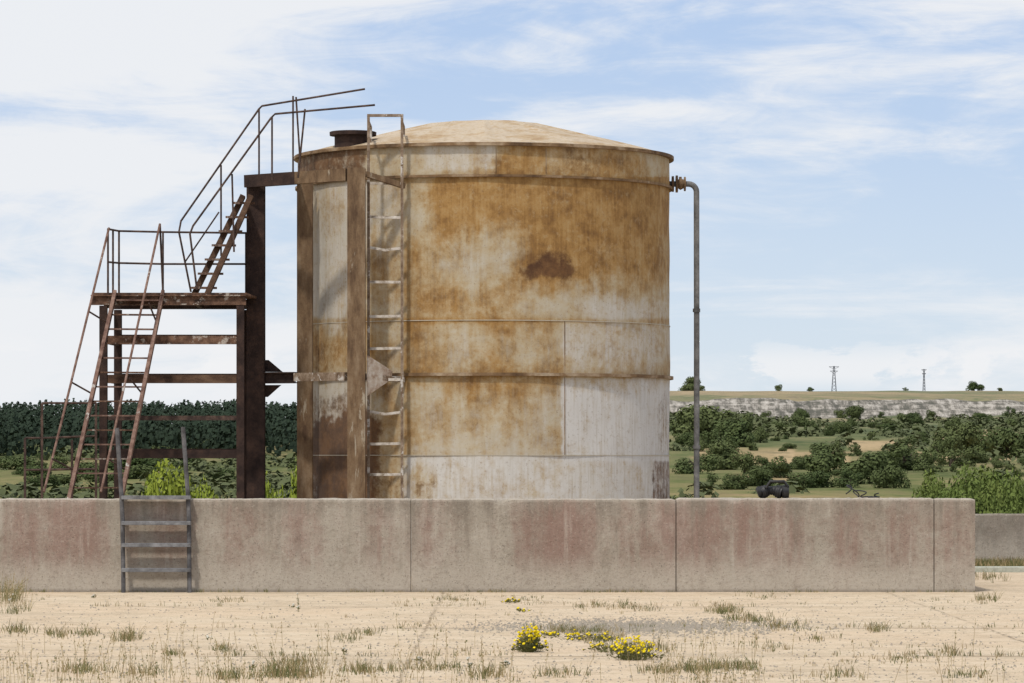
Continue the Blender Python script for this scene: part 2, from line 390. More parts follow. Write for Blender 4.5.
ring('stiffening_ring',zring-0.02,zring+0.012,0.022,M_rim)
ring('stiffening_ring',zmid-0.02,zmid+0.022,0.032,M_rim)
ring('weld_seam',zs1-0.005,zs1+0.005,-0.012,M_tank); ring('weld_seam',zs2-0.005,zs2+0.005,-0.012,M_tank)
def onshell(px,z,out=0.0):
    s=(px-484)/187.0; a=math.asin(max(-1,min(1,s))); rr=R+out-0.02
    return Vector((TX+rr*math.sin(a),DT-rr*math.cos(a),z))
for px,z0,z1 in ((563,zs2,zmid-0.03),(563,zmid+0.03,zs1),(545,zring+.03,zr-0.04),(497,zring+.03,zr-0.04)):
    b=MB(); b.beam(onshell(px,z0),onshell(px,z1),0.010,0.010)
    b.obj('weld_seam',M_rim,tank)
vc=(X(353,50.6),50.6,0); zb=5.73
b=MB(); b.lathe([(0.0,zb-0.1),(0.25,zb-0.1),(0.25,zb+0.20),(0.315,zb+0.202),(0.318,zb+0.25),(0.30,zb+0.256),(0.0,zb+0.27)],vc,40)
b.obj('vent',M_dark,tank,smooth=True,label='dark rusted roof vent drum with flat lid')

dl=49.45
lad=empty('ladder',(0,0,0),label='narrow fixed ladder with pale rungs and squared top hoop'); lad.parent=tank; lad.matrix_parent_inverse=Matrix.Translation(-tank.location)
def subparent(o,par,root):
    o.parent=par; o.matrix_parent_inverse=Matrix.Identity(4)
xl,xr_=X(368.5,dl),X(402,dl)
for x in (xl,xr_):
    b=MB(); b.beam((x,dl,0),(x,dl,Z(117,dl)),0.035,0.05); o=b.obj('rail',M_ladder); subparent(o,lad,tank)
b=MB(); b.beam((xl-0.018,dl,Z(117,dl)+0.02),(xr_+0.018,dl,Z(117,dl)+0.02),0.05,0.035)
b.beam((xl,dl+0.02,Z(122,dl)),(xl,dl+0.85,Z(122,dl)-0.0),0.03,0.03); b.beam((xr_,dl+0.02,Z(122,dl)),(xr_,dl+0.85,Z(122,dl)),0.03,0.03)
b.beam((xl,dl+0.85,Z(122,dl)+0.015),(xl,dl+0.85,zr+0.02),0.03,0.03); b.beam((xr_,dl+0.85,Z(122,dl)+0.015),(xr_,dl+0.85,zr+0.02),0.03,0.03)
o=b.obj('top_hoop',M_ladder); subparent(o,lad,tank)
for i,py in enumerate((183,217,249,282,316,348,379,413,444,474,505,537)):
    b=MB(); z=Z(py,dl)
    if i in (2,7):
        b.beam((xl+0.02,dl,z+0.02),((xl+xr_)/2,dl,z-0.015),0.03,0.035); b.beam(((xl+xr_)/2,dl,z-0.015),(xr_-0.02,dl,z+0.01),0.03,0.035)
    else: b.beam((xl+0.018,dl,z+random.uniform(-.01,.01)),(xr_-0.018,dl,z+random.uniform(-.01,.01)),0.03,0.035)
    o=b.obj('rung',M_rung); subparent(o,lad,tank)
pipe=empty('outlet_pipe',(0,0,0)); pipe.parent=tank; pipe.matrix_parent_inverse=Matrix.Translation(-tank.location)
dp=52.0; zp=Z(184,dp); xp=X(696.5,dp); rp=0.040
pts=[(TX+R-0.03,dp,zp),(xp-0.16,dp,zp)]
for i in range(7):
    a=math.pi/2*i/6; pts.append((xp-0.11+0.11*math.sin(a),dp,zp-0.11+0.11*math.cos(a)))
pts+= [(xp+0.003,dp,3.2),(xp,dp,0)]
b=MB(); b.tube(pts,rp,14); o=b.obj('pipe',M_grey,smooth=True); subparent(o,pipe,tank)
b=MB()
x0=TX+R+0.01
for xx,rr,ww in ((x0,0.11,0.03),(x0+0.055,0.12,0.03),(x0+0.17,0.10,0.025)): b.tube([(xx,dp,zp),(xx+ww,dp,zp)],rr,20)
b.tube([(x0+0.085,dp,zp),(x0+0.12,dp,zp),(x0+0.17,dp,zp)],[0.06,0.085,0.06],14)
b.tube([(x0+0.12,dp,zp),(x0+0.12,dp,zp+0.10)],0.02,8)
o=b.obj('valve',M_frame,smooth=True); subparent(o,pipe,tank)
for zz in (3.6,1.7):
    b=MB(); b.tube([(xp,dp,zz),(xp,dp,zz+0.05)],rp+0.012,14); o=b.obj('coupling',M_grey,smooth=True); subparent(o,pipe,tank)

# ---------------- support frame ----------------
fr=empty('steel_support_frame',(X(256,50.2),50.2,0),label='rusted steel column frame bracketed against the tank',category='frame')
c1x,c1y=X(256,50.2),50.2; c2x,c2y=X(305,50.6),50.6; c3x,c3y=X(356.5,49.25),49.25
b=MB(); b.ibeam((c1x,c1y,0),(c1x,c1y,Z(179,c1y)),0.24,0.22); b.obj('column',M_dark,fr,label='dark rusted H section column')
b=MB(); b.ibeam((c2x,c2y,0),(c2x,c2y,Z(184,c2y)),0.21,0.16); b.obj('column',M_frame,fr)
b=MB(); b.ibeam((c3x,c3y,0),(c3x,c3y,Z(168,c3y)),0.235,0.18); b.obj('column',M_frame,fr)
pa=Vector((c1x-0.122,c1y-0.175,Z(181.5,c1y-.17))); pe_=Vector((c3x-0.122,c3y+0.02,Z(174.5,c3y))); pm=pa.lerp(pe_,0.50)
b=MB(); b.beam(pa,pm,0.10,0.165); b.obj('beam',M_dark,fr,label='dark rusted beam capping the tall column')
b=MB(); b.beam(pm+(pe_-pm).normalized()*0.002,pe_,0.10,0.16); b.obj('beam',M_frame,fr,label='brown rusted beam reaching the column by the ladder')
b=MB(); b.beam((c3x+0.12,c3y,Z(174,c3y)),(X(404,49.3),49.5,Z(185,49.3)),0.07,0.07); b.obj('beam',M_frame,fr)
b=MB(); b.ibeam((c1x+0.122,c1y-0.06,Z(378,c1y)),(c2x-0.09,49.95,Z(378,c1y)),0.12,0.15,0.015,Vector((0,0,1))); b.obj('beam',M_dark,fr)
b=MB(); b.beam((c2x-0.085,49.93,Z(377.5,c1y)),(c3x-0.125,c3y,Z(376.5,c3y)),0.09,0.11)
b.beam((c3x+0.12,c3y,Z(377,c3y)),(X(403,49.4),49.62,Z(379,49.3)),0.06,0.07); b.obj('bracket',M_ladder,fr)
yy=c1y-0.0
b=MB(); b.plate([(c1x+0.12,yy,Z(360,yy)),(c1x+0.17,yy,Z(360,yy)),(c1x+0.36,yy,Z(372,yy)),(c1x+0.12,yy,Z(372,yy))],0.016,(0,1,0)); b.obj('gusset',M_dark,fr)
b=MB(); b.plate([(c1x+0.12,yy,Z(397,yy)),(c1x+0.12,yy,Z(385,yy)),(c1x+0.34,yy,Z(385,yy)),(c1x+0.16,yy,Z(397,yy))],0.016,(0,1,0)); b.obj('gusset',M_dark,fr)
b=MB(); y3=c3y-0.02
b.plate([P(367,355,y3),P(392,371,y3+0.25),P(392,379,y3+0.25),P(367,396,y3)],0.02,(0.3,1,0)); b.obj('gusset',M_gusset,fr,label='white flaking triangular gusset plate')
zd=Z(179,c1y)
b=MB(); b.box(c1x-0.12,X(297,50),50.1,50.9,zd+0.003,zd+0.035); b.obj('deck',M_dark,fr)

# ---------------- access stair ----------------
st=empty('access_stair',(X(170,49),49,0),label='rusted steel stair tower with landing and handrails',category='staircase')
land=empty('landing',(0,0,0)); land.parent=st; land.matrix_parent_inverse=Matrix.Translation(-st.location)
lf=empty('lower_flight',(0,0,0)); lf.parent=st; lf.matrix_parent_inverse=Matrix.Translation(-st.location)
uf=empty('upper_flight',(0,0,0)); uf.parent=st; uf.matrix_parent_inverse=Matrix.Translation(-st.location)
df,db=48.9,50.3
zl=Z(300,df)
def sub(b,name,mat,par,**k): o=b.obj(name,mat,**k); subparent(o,par,st); return o
for px,d in ((103.5,df),(240.5,df),(118,db),(243,db)):
    b=MB(); b.ibeam((X(px,d),d,0),(X(px,d),d,zl-0.075),0.10,0.10,0.012); sub(b,'post',M_dark,land)
b=MB(); b.ibeam((X(91,df),df,zl),(X(246,df),df,zl),0.09,0.13,0.015,Vector((0,0,1))); sub(b,'edge_beam',M_stair,land,label='rust orange beam with remains of pale paint')
b=MB(); b.beam((X(114,db),db,zl),(X(249,db),db,zl),0.08,0.13); sub(b,'edge_beam',M_dark,land)
for px in (104,150,195,240): 
    b=MB(); b.beam((X(px,df),df+0.05,zl-0.01),(X(px+6,db),db-0.05,zl-0.01),0.05,0.09); sub(b,'joist',M_dark,land)
b=MB(); y=df+0.06
while y<db-0.05:
    b.beam((X(93,df)+(y-df)*0.15,y,zl+0.082),(X(246,df)+(y-df)*0.05,y,zl+0.082),0.07,0.03); y+=0.1
sub(b,'deck',M_stair,land)
for py,h,d,m in ((340,0.11,df,M_stair),(379,0.11,df,M_mid),(418,0.06,df,M_rail),(454,0.11,df,M_dark)):
    b=MB(); b.beam((X(108,d),d,Z(py,d)),(X(237,d),d,Z(py,d)),0.08,h); sub(b,'cross_beam',m,land)
for py in (340,379,454):
    b=MB(); b.beam((X(118,db)+.05,db,Z(py-2,db)),(X(243,db)-.05,db,Z(py-2,db)),0.06,0.09); sub(b,'cross_beam',M_dark,land)
    b=MB(); b.beam((X(103.5,df),df+0.06,Z(py,df)),(X(118,db),db-0.06,Z(py,df)),0.05,0.08); sub(b,'cross_beam',M_dark,land)
rt=0.014
def rail(pts,par,r=rt,m=M_rail,name='handrail'):
    b=MB(); b.tube([P(*p) for p in pts],r,7); return sub(b,name,m,par,smooth=True)
rail([(108,295,df),(108,229,df)],land,name='rail_post'); rail([(119,295,db),(119,230,db)],land,name='rail_post')
rail([(163,295,db),(163,232,db)],land,name='rail_post'); rail([(246,295,db),(246,232,db)],land,name='rail_post')
rail([(113,295,49.6),(113,229,49.6)],land,name='rail_post')
rail([(108,229,df),(119,231,db),(163,232,db),(246,233,db)],land); rail([(108,262,df),(119,263,db),(163,264,db),(246,264,db)],land)
d0,d1=46.9,48.85
def fl(px0,px1,t,off=0):
    py=495+(293-495)*t; d=d0+(d1-d0)*t+off; return (px0+(px1-px0)*t,py,d)
for a,bb,off in ((70,115,0),(122,163,0.12)):
    b=MB(); b.beam(P(*fl(a,bb,-0.42,off)),P(*fl(a,bb,1.0,off)),0.045,0.13,Vector((0,1,0))); sub(b,'stringer',M_pink,lf)
n=14
for i in range(-3,n):
    t=(i+0.5)/n
    pa=P(*fl(70,115,t)); pb=P(*fl(122,163,t,0.12)); pb.z=pa.z
    b=MB(); b.beam(pa+Vector((0.03,0.0,0)),pb-Vector((0.03,0,0)),0.18,0.018); sub(b,'tread',M_pink if i%2 else M_stair,lf)
rail([(44,492,46.6),(60,428,47.2),(109,228,48.85)],lf,0.016,M_pink); rail([(101,492,46.7),(160,224,48.97)],lf,0.016,M_pink)
for t in (0.12,0.5,0.85):
    a=fl(70,115,t); 
    rail([a,(a[0]-24+5*t,a[1]-12,a[2]-0.25)],lf,0.012,M_rail,'rail_post')
    a=fl(122,163,t,0.12); rail([a,(a[0]-20+14*t,a[1]-10-12*t,a[2]-0.25)],lf,0.012,M_rail,'rail_post')
rail([(163,293,48.97),(160,224,48.97)],lf,rt,M_rail,'rail_post')
A0,A1=(207,295,49.1),(251,196,49.3); B0,B1=(194,295,49.95),(243,196,50.15)
for p,q in ((A0,A1),(B0,B1)):
    b=MB(); b.beam(P(*p),P(*q),0.07,0.15,Vector((0,1,0))); sub(b,'stringer',M_mid,uf)
for i in range(7):
    t=(i+0.5)/7; pa=P(*A0).lerp(P(*A1),t); pb=P(*B0).lerp(P(*B1),t)
    b=MB(); dd=(pb-pa).normalized()*0.04; b.beam(pa+dd,pb-dd,0.20,0.03); sub(b,'tread',M_stair,uf)
n1,n2=49.1,50.4
rail([(191,292,n2),(179,232,n2),(181,221,n2),(259,109,n2),(262,106,n2),(365,89,n2)],uf)
rail([(197,290,n1),(190,234,n1),(193,226,n1),(271,118,n1),(275,114,n1),(375,105,n1)],uf)
rail([(185,262,n2),(219,212,n2)],uf,0.011)
for a,bb,p,d in ((293,293,(96,178),n2),(305,298,(109,178),n1),(259,259,(109,184),n2),(272,272,(117,180),n1),(221,221,(165,256),n2),(232,234,(174,252),n1),(296,300,(97,160),n2)):
    rail([(a,p[0],d),(bb,p[1],d)],uf,0.013,M_rail,'rail_post')
gr=empty('guard_railing',P(45,500,48.6),label='low rusted guard railing beside the stair foot',category='railing'); gr.location.z=0
def g(pts,name,r=0.014):
    b=MB(); b.tube([P(*p) for p in pts],r,7); o=b.obj(name,M_rail,gr,smooth=True)
def post(px,py,d=48.6): 
    b=MB(); p=P(px,py,d); b.beam((p.x,p.y,0),p,0.03,0.03); b.obj('post',M_rail,gr)
post(25,438); post(42,403); post(96,403); post(72,440,49.2)
g([(42,403,48.6),(96,403,48.6)],'rail'); g([(25,438,48.6),(42,438,48.6),(96,436,48.6)],'rail'); g([(25,470,48.6),(96,469,48.6)],'rail')

# ---------------- bund wall ----------------
DW=44.0; WT=1.10; TH=0.25
def wallseg(b,p0,p1,th,h,step=0.04,gaps=(),seed=0):
    p0=Vector(p0); p1=Vector(p1); L=(p1-p0).length; d=(p1-p0)/L; nrm=Vector((-d.y,d.x,0))
    cuts=[0.0]+sorted(gaps)+[L]
    for c in range(len(cuts)-1):
        a=cuts[c]+(0.005 if c>0 else 0); e=cuts[c+1]-(0.005 if c<len(cuts)-2 else 0)
        n=max(2,int((e-a)/step)); prof=[(0,0,0),(0,0.5,0),(0,0.9,0),(0,0.965,0),(0.03,0.99,1),(0.1,1,1),(0.5,1,1),(0.97,1,1),(1,0.975,0),(1,0,0)]
        k=len(b.v); off=random.uniform(-0.004,0.004); ho=random.uniform(-0.006,0.006)
        for i in range(n+1):
            s=a+(e-a)*i/n; base=p0+d*s
            endr=max(0,1-min(s-a,e-s)/0.03)*0.012
            for t,zz,tp in prof:
                z=zz*h+ (ho if zz>0.9 else 0)
                w=noise.noise(Vector((s*5,t*3+seed,zz*3)))
                chip=max(0,noise.noise(Vector((s*2.6+9,t*2,seed)))-0.26)*0.11 if zz>0.95 else 0
                q=base+nrm*(t*th+off+0.004*w)
                b.v.append((q.x,q.y,z+(0.008*w+0.006*noise.noise(Vector((s*14,t,seed))) if tp else 0)-chip-(endr if zz>0.95 else 0)))
        m=len(prof)
        for i in range(n):
            for j in range(m-1): b.f.append((k+i*m+j,k+(i+1)*m+j,k+(i+1)*m+j+1,k+i*m+j+1)); b.m.append(0)
        b.f.append(tuple(k+j for j in range(m))); b.m.append(0); b.f.append(tuple(k+n*m+j for j in reversed(range(m)))); b.m.append(0)
b=MB()
xL=X(-330,DW); xR=X(975,DW)
gp=[X(p,DW)-xL for p in (-119,411,676,934)]
wallseg(b,(xL,DW,0),(xR,DW,0),TH,WT,gaps=gp)
wallseg(b,(xR-TH,DW+TH+0.006,0),(xR-TH,56.5,0),-TH,0.98,step=0.2,gaps=[3.1,6.2,9.3],seed=3)
wallseg(b,(xL,56.5,0),(xR,56.5,0),TH,0.93,step=0.2,gaps=[3.1*i for i in range(1,5)],seed=5)
wallseg(b,(xL,DW+TH+0.006,0),(xL,56.49,0),TH-0.5,0.98,step=0.2,gaps=[3.1,6.2,9.3],seed=8)
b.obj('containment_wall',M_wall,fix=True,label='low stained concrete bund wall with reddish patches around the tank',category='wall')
b=MB(); wallseg(b,(X(940,54.9),54.9,0),(X(1500,54.9),54.9,0),0.2,Z(514,54.9),step=0.1,gaps=[3,6],seed=11)
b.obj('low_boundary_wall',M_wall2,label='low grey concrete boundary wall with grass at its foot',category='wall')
b=MB(); b.beam((X(905,51.5),51.5,0.03),(X(1500,51.5),51.5,0.03),0.16,0.10); b.obj('concrete_edging',M_sand,bevel=0.02,label='pale concrete edging strip lying on the yard',category='kerb')

wl=empty('wall_ladder',(X(156,43.7),43.7,0),label='grey steel step ladder leaning over the concrete wall',category='ladder')
dA=43.80
for q in ([(123.5,593,dA),(122.5,520,43.91),(121.5,496,43.93),(117,428,43.95)],[(189.5,594,dA),(189,520,43.91),(188,496,43.93),(183,427,43.95)]):
    b=MB(); b.tube([P(*p) for p in q],0.026,8); b.obj('rail',M_grey2,wl,smooth=True)
for py,d in ((497.5,43.93),(523,43.90),(545,43.87),(570,43.84)):
    b=MB(); b.beam((X(122,d),d-0.02,Z(py,d)),(X(191,d),d-0.02,Z(py,d)),0.12,0.045); b.obj('step',M_tread,wl,bevel=0.004)

hc=empty('hose_coupling',(X(773,44.15),44.15,WT),label='black rubber hose coupling lying on the concrete wall',category='hose')
z0=WT+0.072
b=MB(); pts=[];rs=[]
for i in range(33):
    t=i/32; pts.append((X(760+22*t,44.15),44.14+0.03*math.sin(t*4),z0-0.01+0.03*math.sin(t*3))); rs.append(0.060+0.006*(i%4<2)+0.012*math.sin(t*9))
b.tube(pts,rs,16); b.obj('hose',M_black,hc,smooth=True)
for px,r,w in ((757,0.066,0.05),(781,0.082,0.09)):
    b=MB(); b.tube([(X(px,44.15),44.14,z0),(X(px,44.15)+w*.3,44.14,z0+0.005),(X(px,44.15)+w,44.14,z0+0.005)],[r*.8,r,r*.9],18); b.obj('flange',M_black,hc,smooth=True)
b=MB(); b.tube([P(766,488,44.1),P(770,481.5,44.1),P(784,481.5,44.1),P(788,487,44.1)],0.018,8); b.obj('handle',M_black,hc,smooth=True)
wr=MB(); pts=[]
for i in range(90):
    t=i/89; pts.append((X(846+34*t,44.12)+0.05*math.sin(t*31),44.12+0.05*math.sin(t*23),WT+0.015+0.14*abs(math.sin(t*math.pi*3.3+0.3))*(0.5+0.5*math.sin(t*5+1))))
wr.tube(pts,0.008,5)
wr.obj('wire_coil',M_black,label='tangled thin black wire lying on the wall top',category='wire')

# ---------------- ground ----------------
b=MB(); b.quad((-60,-12,0),(60,-12,0),(60,62,0),(-60,62,0)); b.obj('ground',M_yard,kind='structure')
def lerp(tab,x):
    if x<=tab[0][0]: return tab[0][1]
    for (a,p),(c,q) in zip(tab,tab[1:]):
        if x<=c: t=(x-a)/(c-a); return p+(q-p)*t
    return tab[-1][1]
RT=[(0,-0.4),(62,-0.4),(80,-2),(150,-5),(300,-7),(450,-7),(600,-5.4),(800,-3),(1000,1.2),(1300,8.5),(1600,14.5),(1870,20),(1915,22.5),(1921,25.2),(1932,26),(1938,28.6),(1950,29.2),(1956,31),(1990,31.8),(2450,44.4),(2700,42),(7000,30)]
LT=[(0,-0.4),(62,-0.4),(80,-2),(150,-5),(300,-7),(450,-7),(600,-5),(800,-1),(1000,6),(1300,9),(2000,14),(3000,16),(7000,10)]
def wv(x,y): return (26*noise.noise(Vector((x*0.006,0.3,0)))+14*noise.noise(Vector((x*0.03,1.3,0)))+10*noise.noise(Vector((x*0.12,2.3,0)))) *sm(900,1700,y)*sm(2300,2050,y)
def terr(x,y):
    pe=x/max(y,1)*F+CX; s=sm(380,560,pe)
    yy=y+wv(x,y)
    z=lerp(RT,yy)*s+lerp(LT,yy)*(1-s)
    z+=1.2*noise.noise(Vector((x*0.008,y*0.006,2)))*sm(200,700,y)
    z+=2.2*noise.noise(Vector((x*0.05,y*0.03,5)))*sm(1500,1800,y)*sm(2300,2000,y)
    z+=0.6*noise.noise(Vector((x*0.03,y*0.01,15)))*sm(2000,2300,y)
    return z
NV=480; T=[-2.5,-1.6,-1,-0.7,-0.5,-0.4,-0.3,-0.25]+[-0.2+0.4*i/NV for i in range(NV+1)]+[0.25,0.3,0.4,0.5,0.7,1,1.6,2.5]
ys=[61.9]; 
while ys[-1]<7500:
    y=ys[-1]; ys.append(y+(3.5 if 1850<y<2030 else max(3,y*0.018)))
vs=[];fs=[];cols=[]
dryspots=[(700,795,447,464,0.22),(850,912,440,450,0.5),(940,1040,432,443,0.5),(690,720,455,470,0.2),(780,850,452,464,0.22),(900,1040,453,460,0.35),(760,1000,418,423,0.2),(740,800,474,482,.15)]
def isdry(px,py,x,y):
    q=0
    for a,bb,c,d,w in dryspots: q+=w*bx(px+12*noise.noise(Vector((x*.02,y*.01,4))),py+3*noise.noise(Vector((x*.03,y*.01,8))),a,bb,c,d,3)
    return q
for y in ys:
    for t in T:
        x=t*y; z=terr(x,y); vs.append((x,y,z))
        px=CX+t*F; py=HY-(z-EYE)/y*F
        yy=y+wv(x,y)
        s=sm(380,560,px)
        rock=s*(0.60*sm(1880,1920,yy)*sm(1974,1955,yy)+0.24*sm(1720,1880,yy)*sm(1972,1962,yy))
        dry=0.44+0.06*sm(1250,900,y)+isdry(px,py,x,y)
        if yy>1960: dry+=0.14*s
        if px<330: dry-=0.04
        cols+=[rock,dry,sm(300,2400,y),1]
n=len(T)
for i in range(len(ys)-1):
    for j in range(n-1): fs.append((i*n+j,i*n+j+1,(i+1)*n+j+1,(i+1)*n+j))
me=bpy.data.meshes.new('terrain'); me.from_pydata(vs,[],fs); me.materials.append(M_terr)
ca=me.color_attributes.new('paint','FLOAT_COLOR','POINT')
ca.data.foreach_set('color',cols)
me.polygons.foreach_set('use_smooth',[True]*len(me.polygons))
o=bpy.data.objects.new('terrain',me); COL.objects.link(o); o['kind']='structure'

# ---------------- vegetation ----------------
def crownmesh(name,seed,mats,lobes=10,leaves=150,leaf=0.05,w=0.5,h=0.8,trunk=True,stretch=1.0,jit=0.32):
    rnd=random.Random(seed); b=MB()
    if trunk:
        b.tube([(0,0,-0.15),(0.01,0,0.2),(0.03,0.01,0.5)],[0.045,0.035,0.015],6)
        for k in range(4):
            a=rnd.uniform(0,6.28); b.tube([(0,0,0.2+0.05*k),(0.2*math.cos(a),0.2*math.sin(a),0.45+0.05*k)],[0.02,0.006],5)
    b.m=[1]*len(b.f)
    for l in range(lobes):
        a=rnd.uniform(0,6.28); rr=rnd.uniform(0.0,0.36)*w*2; cz=rnd.uniform(0.12,0.85)*h*(1-0.5*rr/(w)*rnd.random())
        c=Vector((rr*math.cos(a)*stretch,rr*math.sin(a),cz)); r=rnd.uniform(0.09,0.24)
        for q in range(int(leaves*(r/0.17)**1.5)):
            v=Vector((rnd.gauss(0,1),rnd.gauss(0,1),rnd.gauss(0,1))).normalized()
            p=c+v*r*rnd.uniform(0.7,1.15)
            if p.z<0.0: p.z=rnd.uniform(0,0.1)
            n=(v+Vector((rnd.gauss(0,jit),rnd.gauss(0,jit),rnd.gauss(0,jit)+0.2))).normalized()
            u=n.orthogonal().normalized(); ww=n.cross(u); s=leaf*rnd.uniform(0.4,1.2); an=rnd.uniform(0,6.28)
            u2=u*math.cos(an)+ww*math.sin(an); w2=n.cross(u2)
            b.quad(p-u2*s,p-w2*s*0.6,p+u2*s,p+w2*s*0.6,mi=0)
    me=bpy.data.meshes.new(name); me.from_pydata(b.v,[],b.f)
    for m in mats: me.materials.append(m)
    me.polygons.foreach_set('material_index',b.m); me.update(); return me
farm=[crownmesh('hillside_tree',i,[M_bush,M_trunk],lobes=8+i%4*4,stretch=1+0.25*(i%3),leaf=0.042,leaves=200) for i in range(9)]
nearm=[crownmesh('leafy_shrub',20+i,[M_bushn,M_trunk],lobes=22,leaves=260,leaf=0.030,jit=.45) for i in range(4)]
ygm=[crownmesh('yellow_green_shrub',30+i,[M_yg,M_trunk],lobes=16,leaves=240,leaf=0.035,jit=.5) for i in range(3)]
def find(px,py,dmin=450,dmax=1900):
    best=None;bd=1e9; d=dmin
    while d<dmax:
        z=terr((px-CX)/F*d,d); e=abs(HY-(z-EYE)/d*F-py)
        if e<bd: bd=e;best=d
        d+=8
    return best
rng=random.Random(5)
def tree(px,d,wpx,asp=0.8,meshes=farm,name='hillside_tree',label='dark green broadleaf tree on the dry hillside',group='trees dotting the hillside',cat='tree',z=None):
    x=(px-CX)/F*d; s=wpx/F*d/0.9
    o=bpy.data.objects.new(name,rng.choice(meshes)); COL.objects.link(o)
    o.location=(x,d,(terr(x,d) if z is None else z)-0.08*s); o.rotation_euler=(0,0,rng.uniform(0,6.28)); o.scale=(s*rng.uniform(.85,1.25),s,s*asp*1.05)
    o['label']=label; o['category']=cat; o['group']=group; return o
L=[(690,430,30),(705,438,46),(725,442,38),(745,436,28),(712,424,26),(686,446,26),(735,447,34),(760,443,22),(700,448,26),(718,450,30),(775,432,18),(790,436,20),
(822,474,48),(845,476,26),(800,470,30),(780,478,30),(865,470,30),(885,466,26),(905,470,50),(925,472,30),(835,458,24),(858,456,20),(940,460,36),(960,455,50),(985,452,28),(1005,458,50),(1022,450,26),(950,466,30),(975,463,30),
(905,448,22),(925,446,20),(870,440,16),(830,436,18),(812,430,14),(850,428,14),(890,430,16),(920,432,18),(955,430,16),(990,428,16),(1015,430,20),(740,420,14),(765,418,14),(800,418,12),(840,417,12),(880,418,14),(930,418,14),(975,419,12),(1010,418,14),
(720,470,40),(745,474,34),(696,474,28),(760,486,34),(815,488,30),(870,484,40),(890,488,34),(710,488,24),(850,488,30),(790,490,30),(735,490,30)]
for px,py,w in L:
    tree(px,find(px,py),w*rng.uniform(.8,1.2),rng.uniform(.55,1.0))
for i in range(80):
    px=rng.uniform(675,1060); py=rng.uniform(416,478)
    tree(px,find(px,py),rng.uniform(6,20),rng.uniform(.45,1.0))
for i in range(60):
    px=rng.uniform(-60,330); py=rng.uniform(446,492)
    tree(px,find(px,py),rng.uniform(14,44),rng.uniform(.35,.7),label='grey green valley tree below the pine wood',group='valley trees below the pine wood')
for px,py,w in ((692,391,22),(700,391,12),(779,391,13),(810,391,8),(974,391,18),(1000,391,6),(905,391,6)):
    d=2440; tree(px,d,w,rng.uniform(.6,.75),label='lone dark bush on the plateau skyline',group='bushes on the plateau skyline')
for px,d,w,top in ((940,330,50,470),(972,300,64,462),(1003,260,60,478),(1030,240,60,470),(985,210,52,484),(1015,190,54,488),(955,230,44,484),(925,300,40,478),(1050,200,60,480),(1075,230,60,470),(1000,320,54,466)):
    x=X(px,d); zb=terr(x,d); h=(Z(top,d)-zb)
    o=tree(px,d,w,1,nearm,'leafy_shrub','bright green leafy tree growing behind the boundary wall','leafy trees behind the boundary wall')
    s=w/F*d/0.85; o.scale=(s,s,h/0.80)
for px,d,w,top in ((178,66,58,466),(204,68,36,476),(152,68,34,480),(300,80,40,460),(275,80,30,474)):
    x=X(px,d); zb=terr(x,d); h=Z(top,d)-zb
    o=tree(px,d,w,1,ygm,'yellow_green_shrub','yellow green shrub growing behind the containment wall','shrubs behind the containment wall','shrub')
    s=w/F*d/0.85; o.scale=(s,s,h/0.80)
b=MB(); rs_=random.Random(8)
def clump(b,x,y,z,w,h,nq,s,rnd):
    for q in range(nq):
        a=rnd.uniform(0,6.283); r=math.sqrt(rnd.random()); zz=rnd.random()
        r*=math.sqrt(max(0.05,1-zz*zz)); p=Vector((x+r*w*math.cos(a),y+r*w*math.sin(a),z+h*zz))
        n=Vector((r*math.cos(a)+rnd.gauss(0,.3),r*math.sin(a)+rnd.gauss(0,.3),zz+rnd.gauss(0,.3)+.2)).normalized(); u=n.orthogonal().normalized(); v=n.cross(u); ss=s*rnd.uniform(.5,1.3)
        an=rnd.uniform(0,6.28); u2=u*math.cos(an)+v*math.sin(an); v2=n.cross(u2)
        b.quad(p-u2*ss,p-v2*ss*.7,p+u2*ss,p+v2*ss*.7)
cnt=0
while cnt<3000:
    px=rs_.uniform(-320,1300); d=math.sqrt(rs_.uniform(480**2,1900**2))
    x=(px-CX)/F*d
    dens=noise.noise(Vector((x*0.010,d*0.004,11)))+0.6*noise.noise(Vector((x*0.03,d*0.012,2)))
    if dens<rs_.uniform(0.03,0.25)-0.14*sm(1300,1800,d): continue
    if px<330 and d>850: continue
    if 330<px<660: 
        if rs_.random()<.6: continue
    z=terr(x,d)
    if isdry(px,HY-(z-EYE)/d*F,x,d)>0.12: continue
    w=rs_.uniform(1.2,4.5)*(d/1000)**.3; clump(b,x,d,z-0.2,w,w*rs_.uniform(.4,.9),28,w*0.24,rs_); cnt+=1
b.obj('hillside_scrub',M_scrub,fix=False,kind='stuff',label='dense low scrub and hedges covering the valley slopes',category='scrub')
b=MB(); rp=random.Random(3)
for i in range(1500):
    row=rp.random(); d=850+row*260; px=rp.uniform(-420,430); x=(px-CX)/F*d
    z=terr(x,d); py_top=399+3*noise.noise(Vector((px*0.02,0,0)))+2*noise.noise(Vector((px*0.1,0,0)))+abs(rp.gauss(0,2.5))+(7*(1-row))
    top=Z(py_top,d); h=top-z; w=rp.uniform(1.8,3.0)
    for q in range(56):
        t=rp.uniform(0.05,1)**0.8; r=w*(1-t**2.6)*math.sqrt(rp.random())+0.15; a=rp.uniform(0,6.283)
        p=Vector((x+r*math.cos(a),d+r*math.sin(a),z+h*t)); n=Vector((math.cos(a)+rp.gauss(0,.3),math.sin(a)+rp.gauss(0,.3)-.3,t+rp.gauss(0,.25))).normalized()
        u=n.orthogonal().normalized(); v=n.cross(u); s=rp.uniform(.35,.9)*(1.15-.55*t)
        b.quad(p-u*s,p-v*s*.8,p+u*s,p+v*s*.8)
b.obj('pine_wood',M_pine,fix=False,kind='stuff',label='distant dark pine wood along the valley side',category='wood')

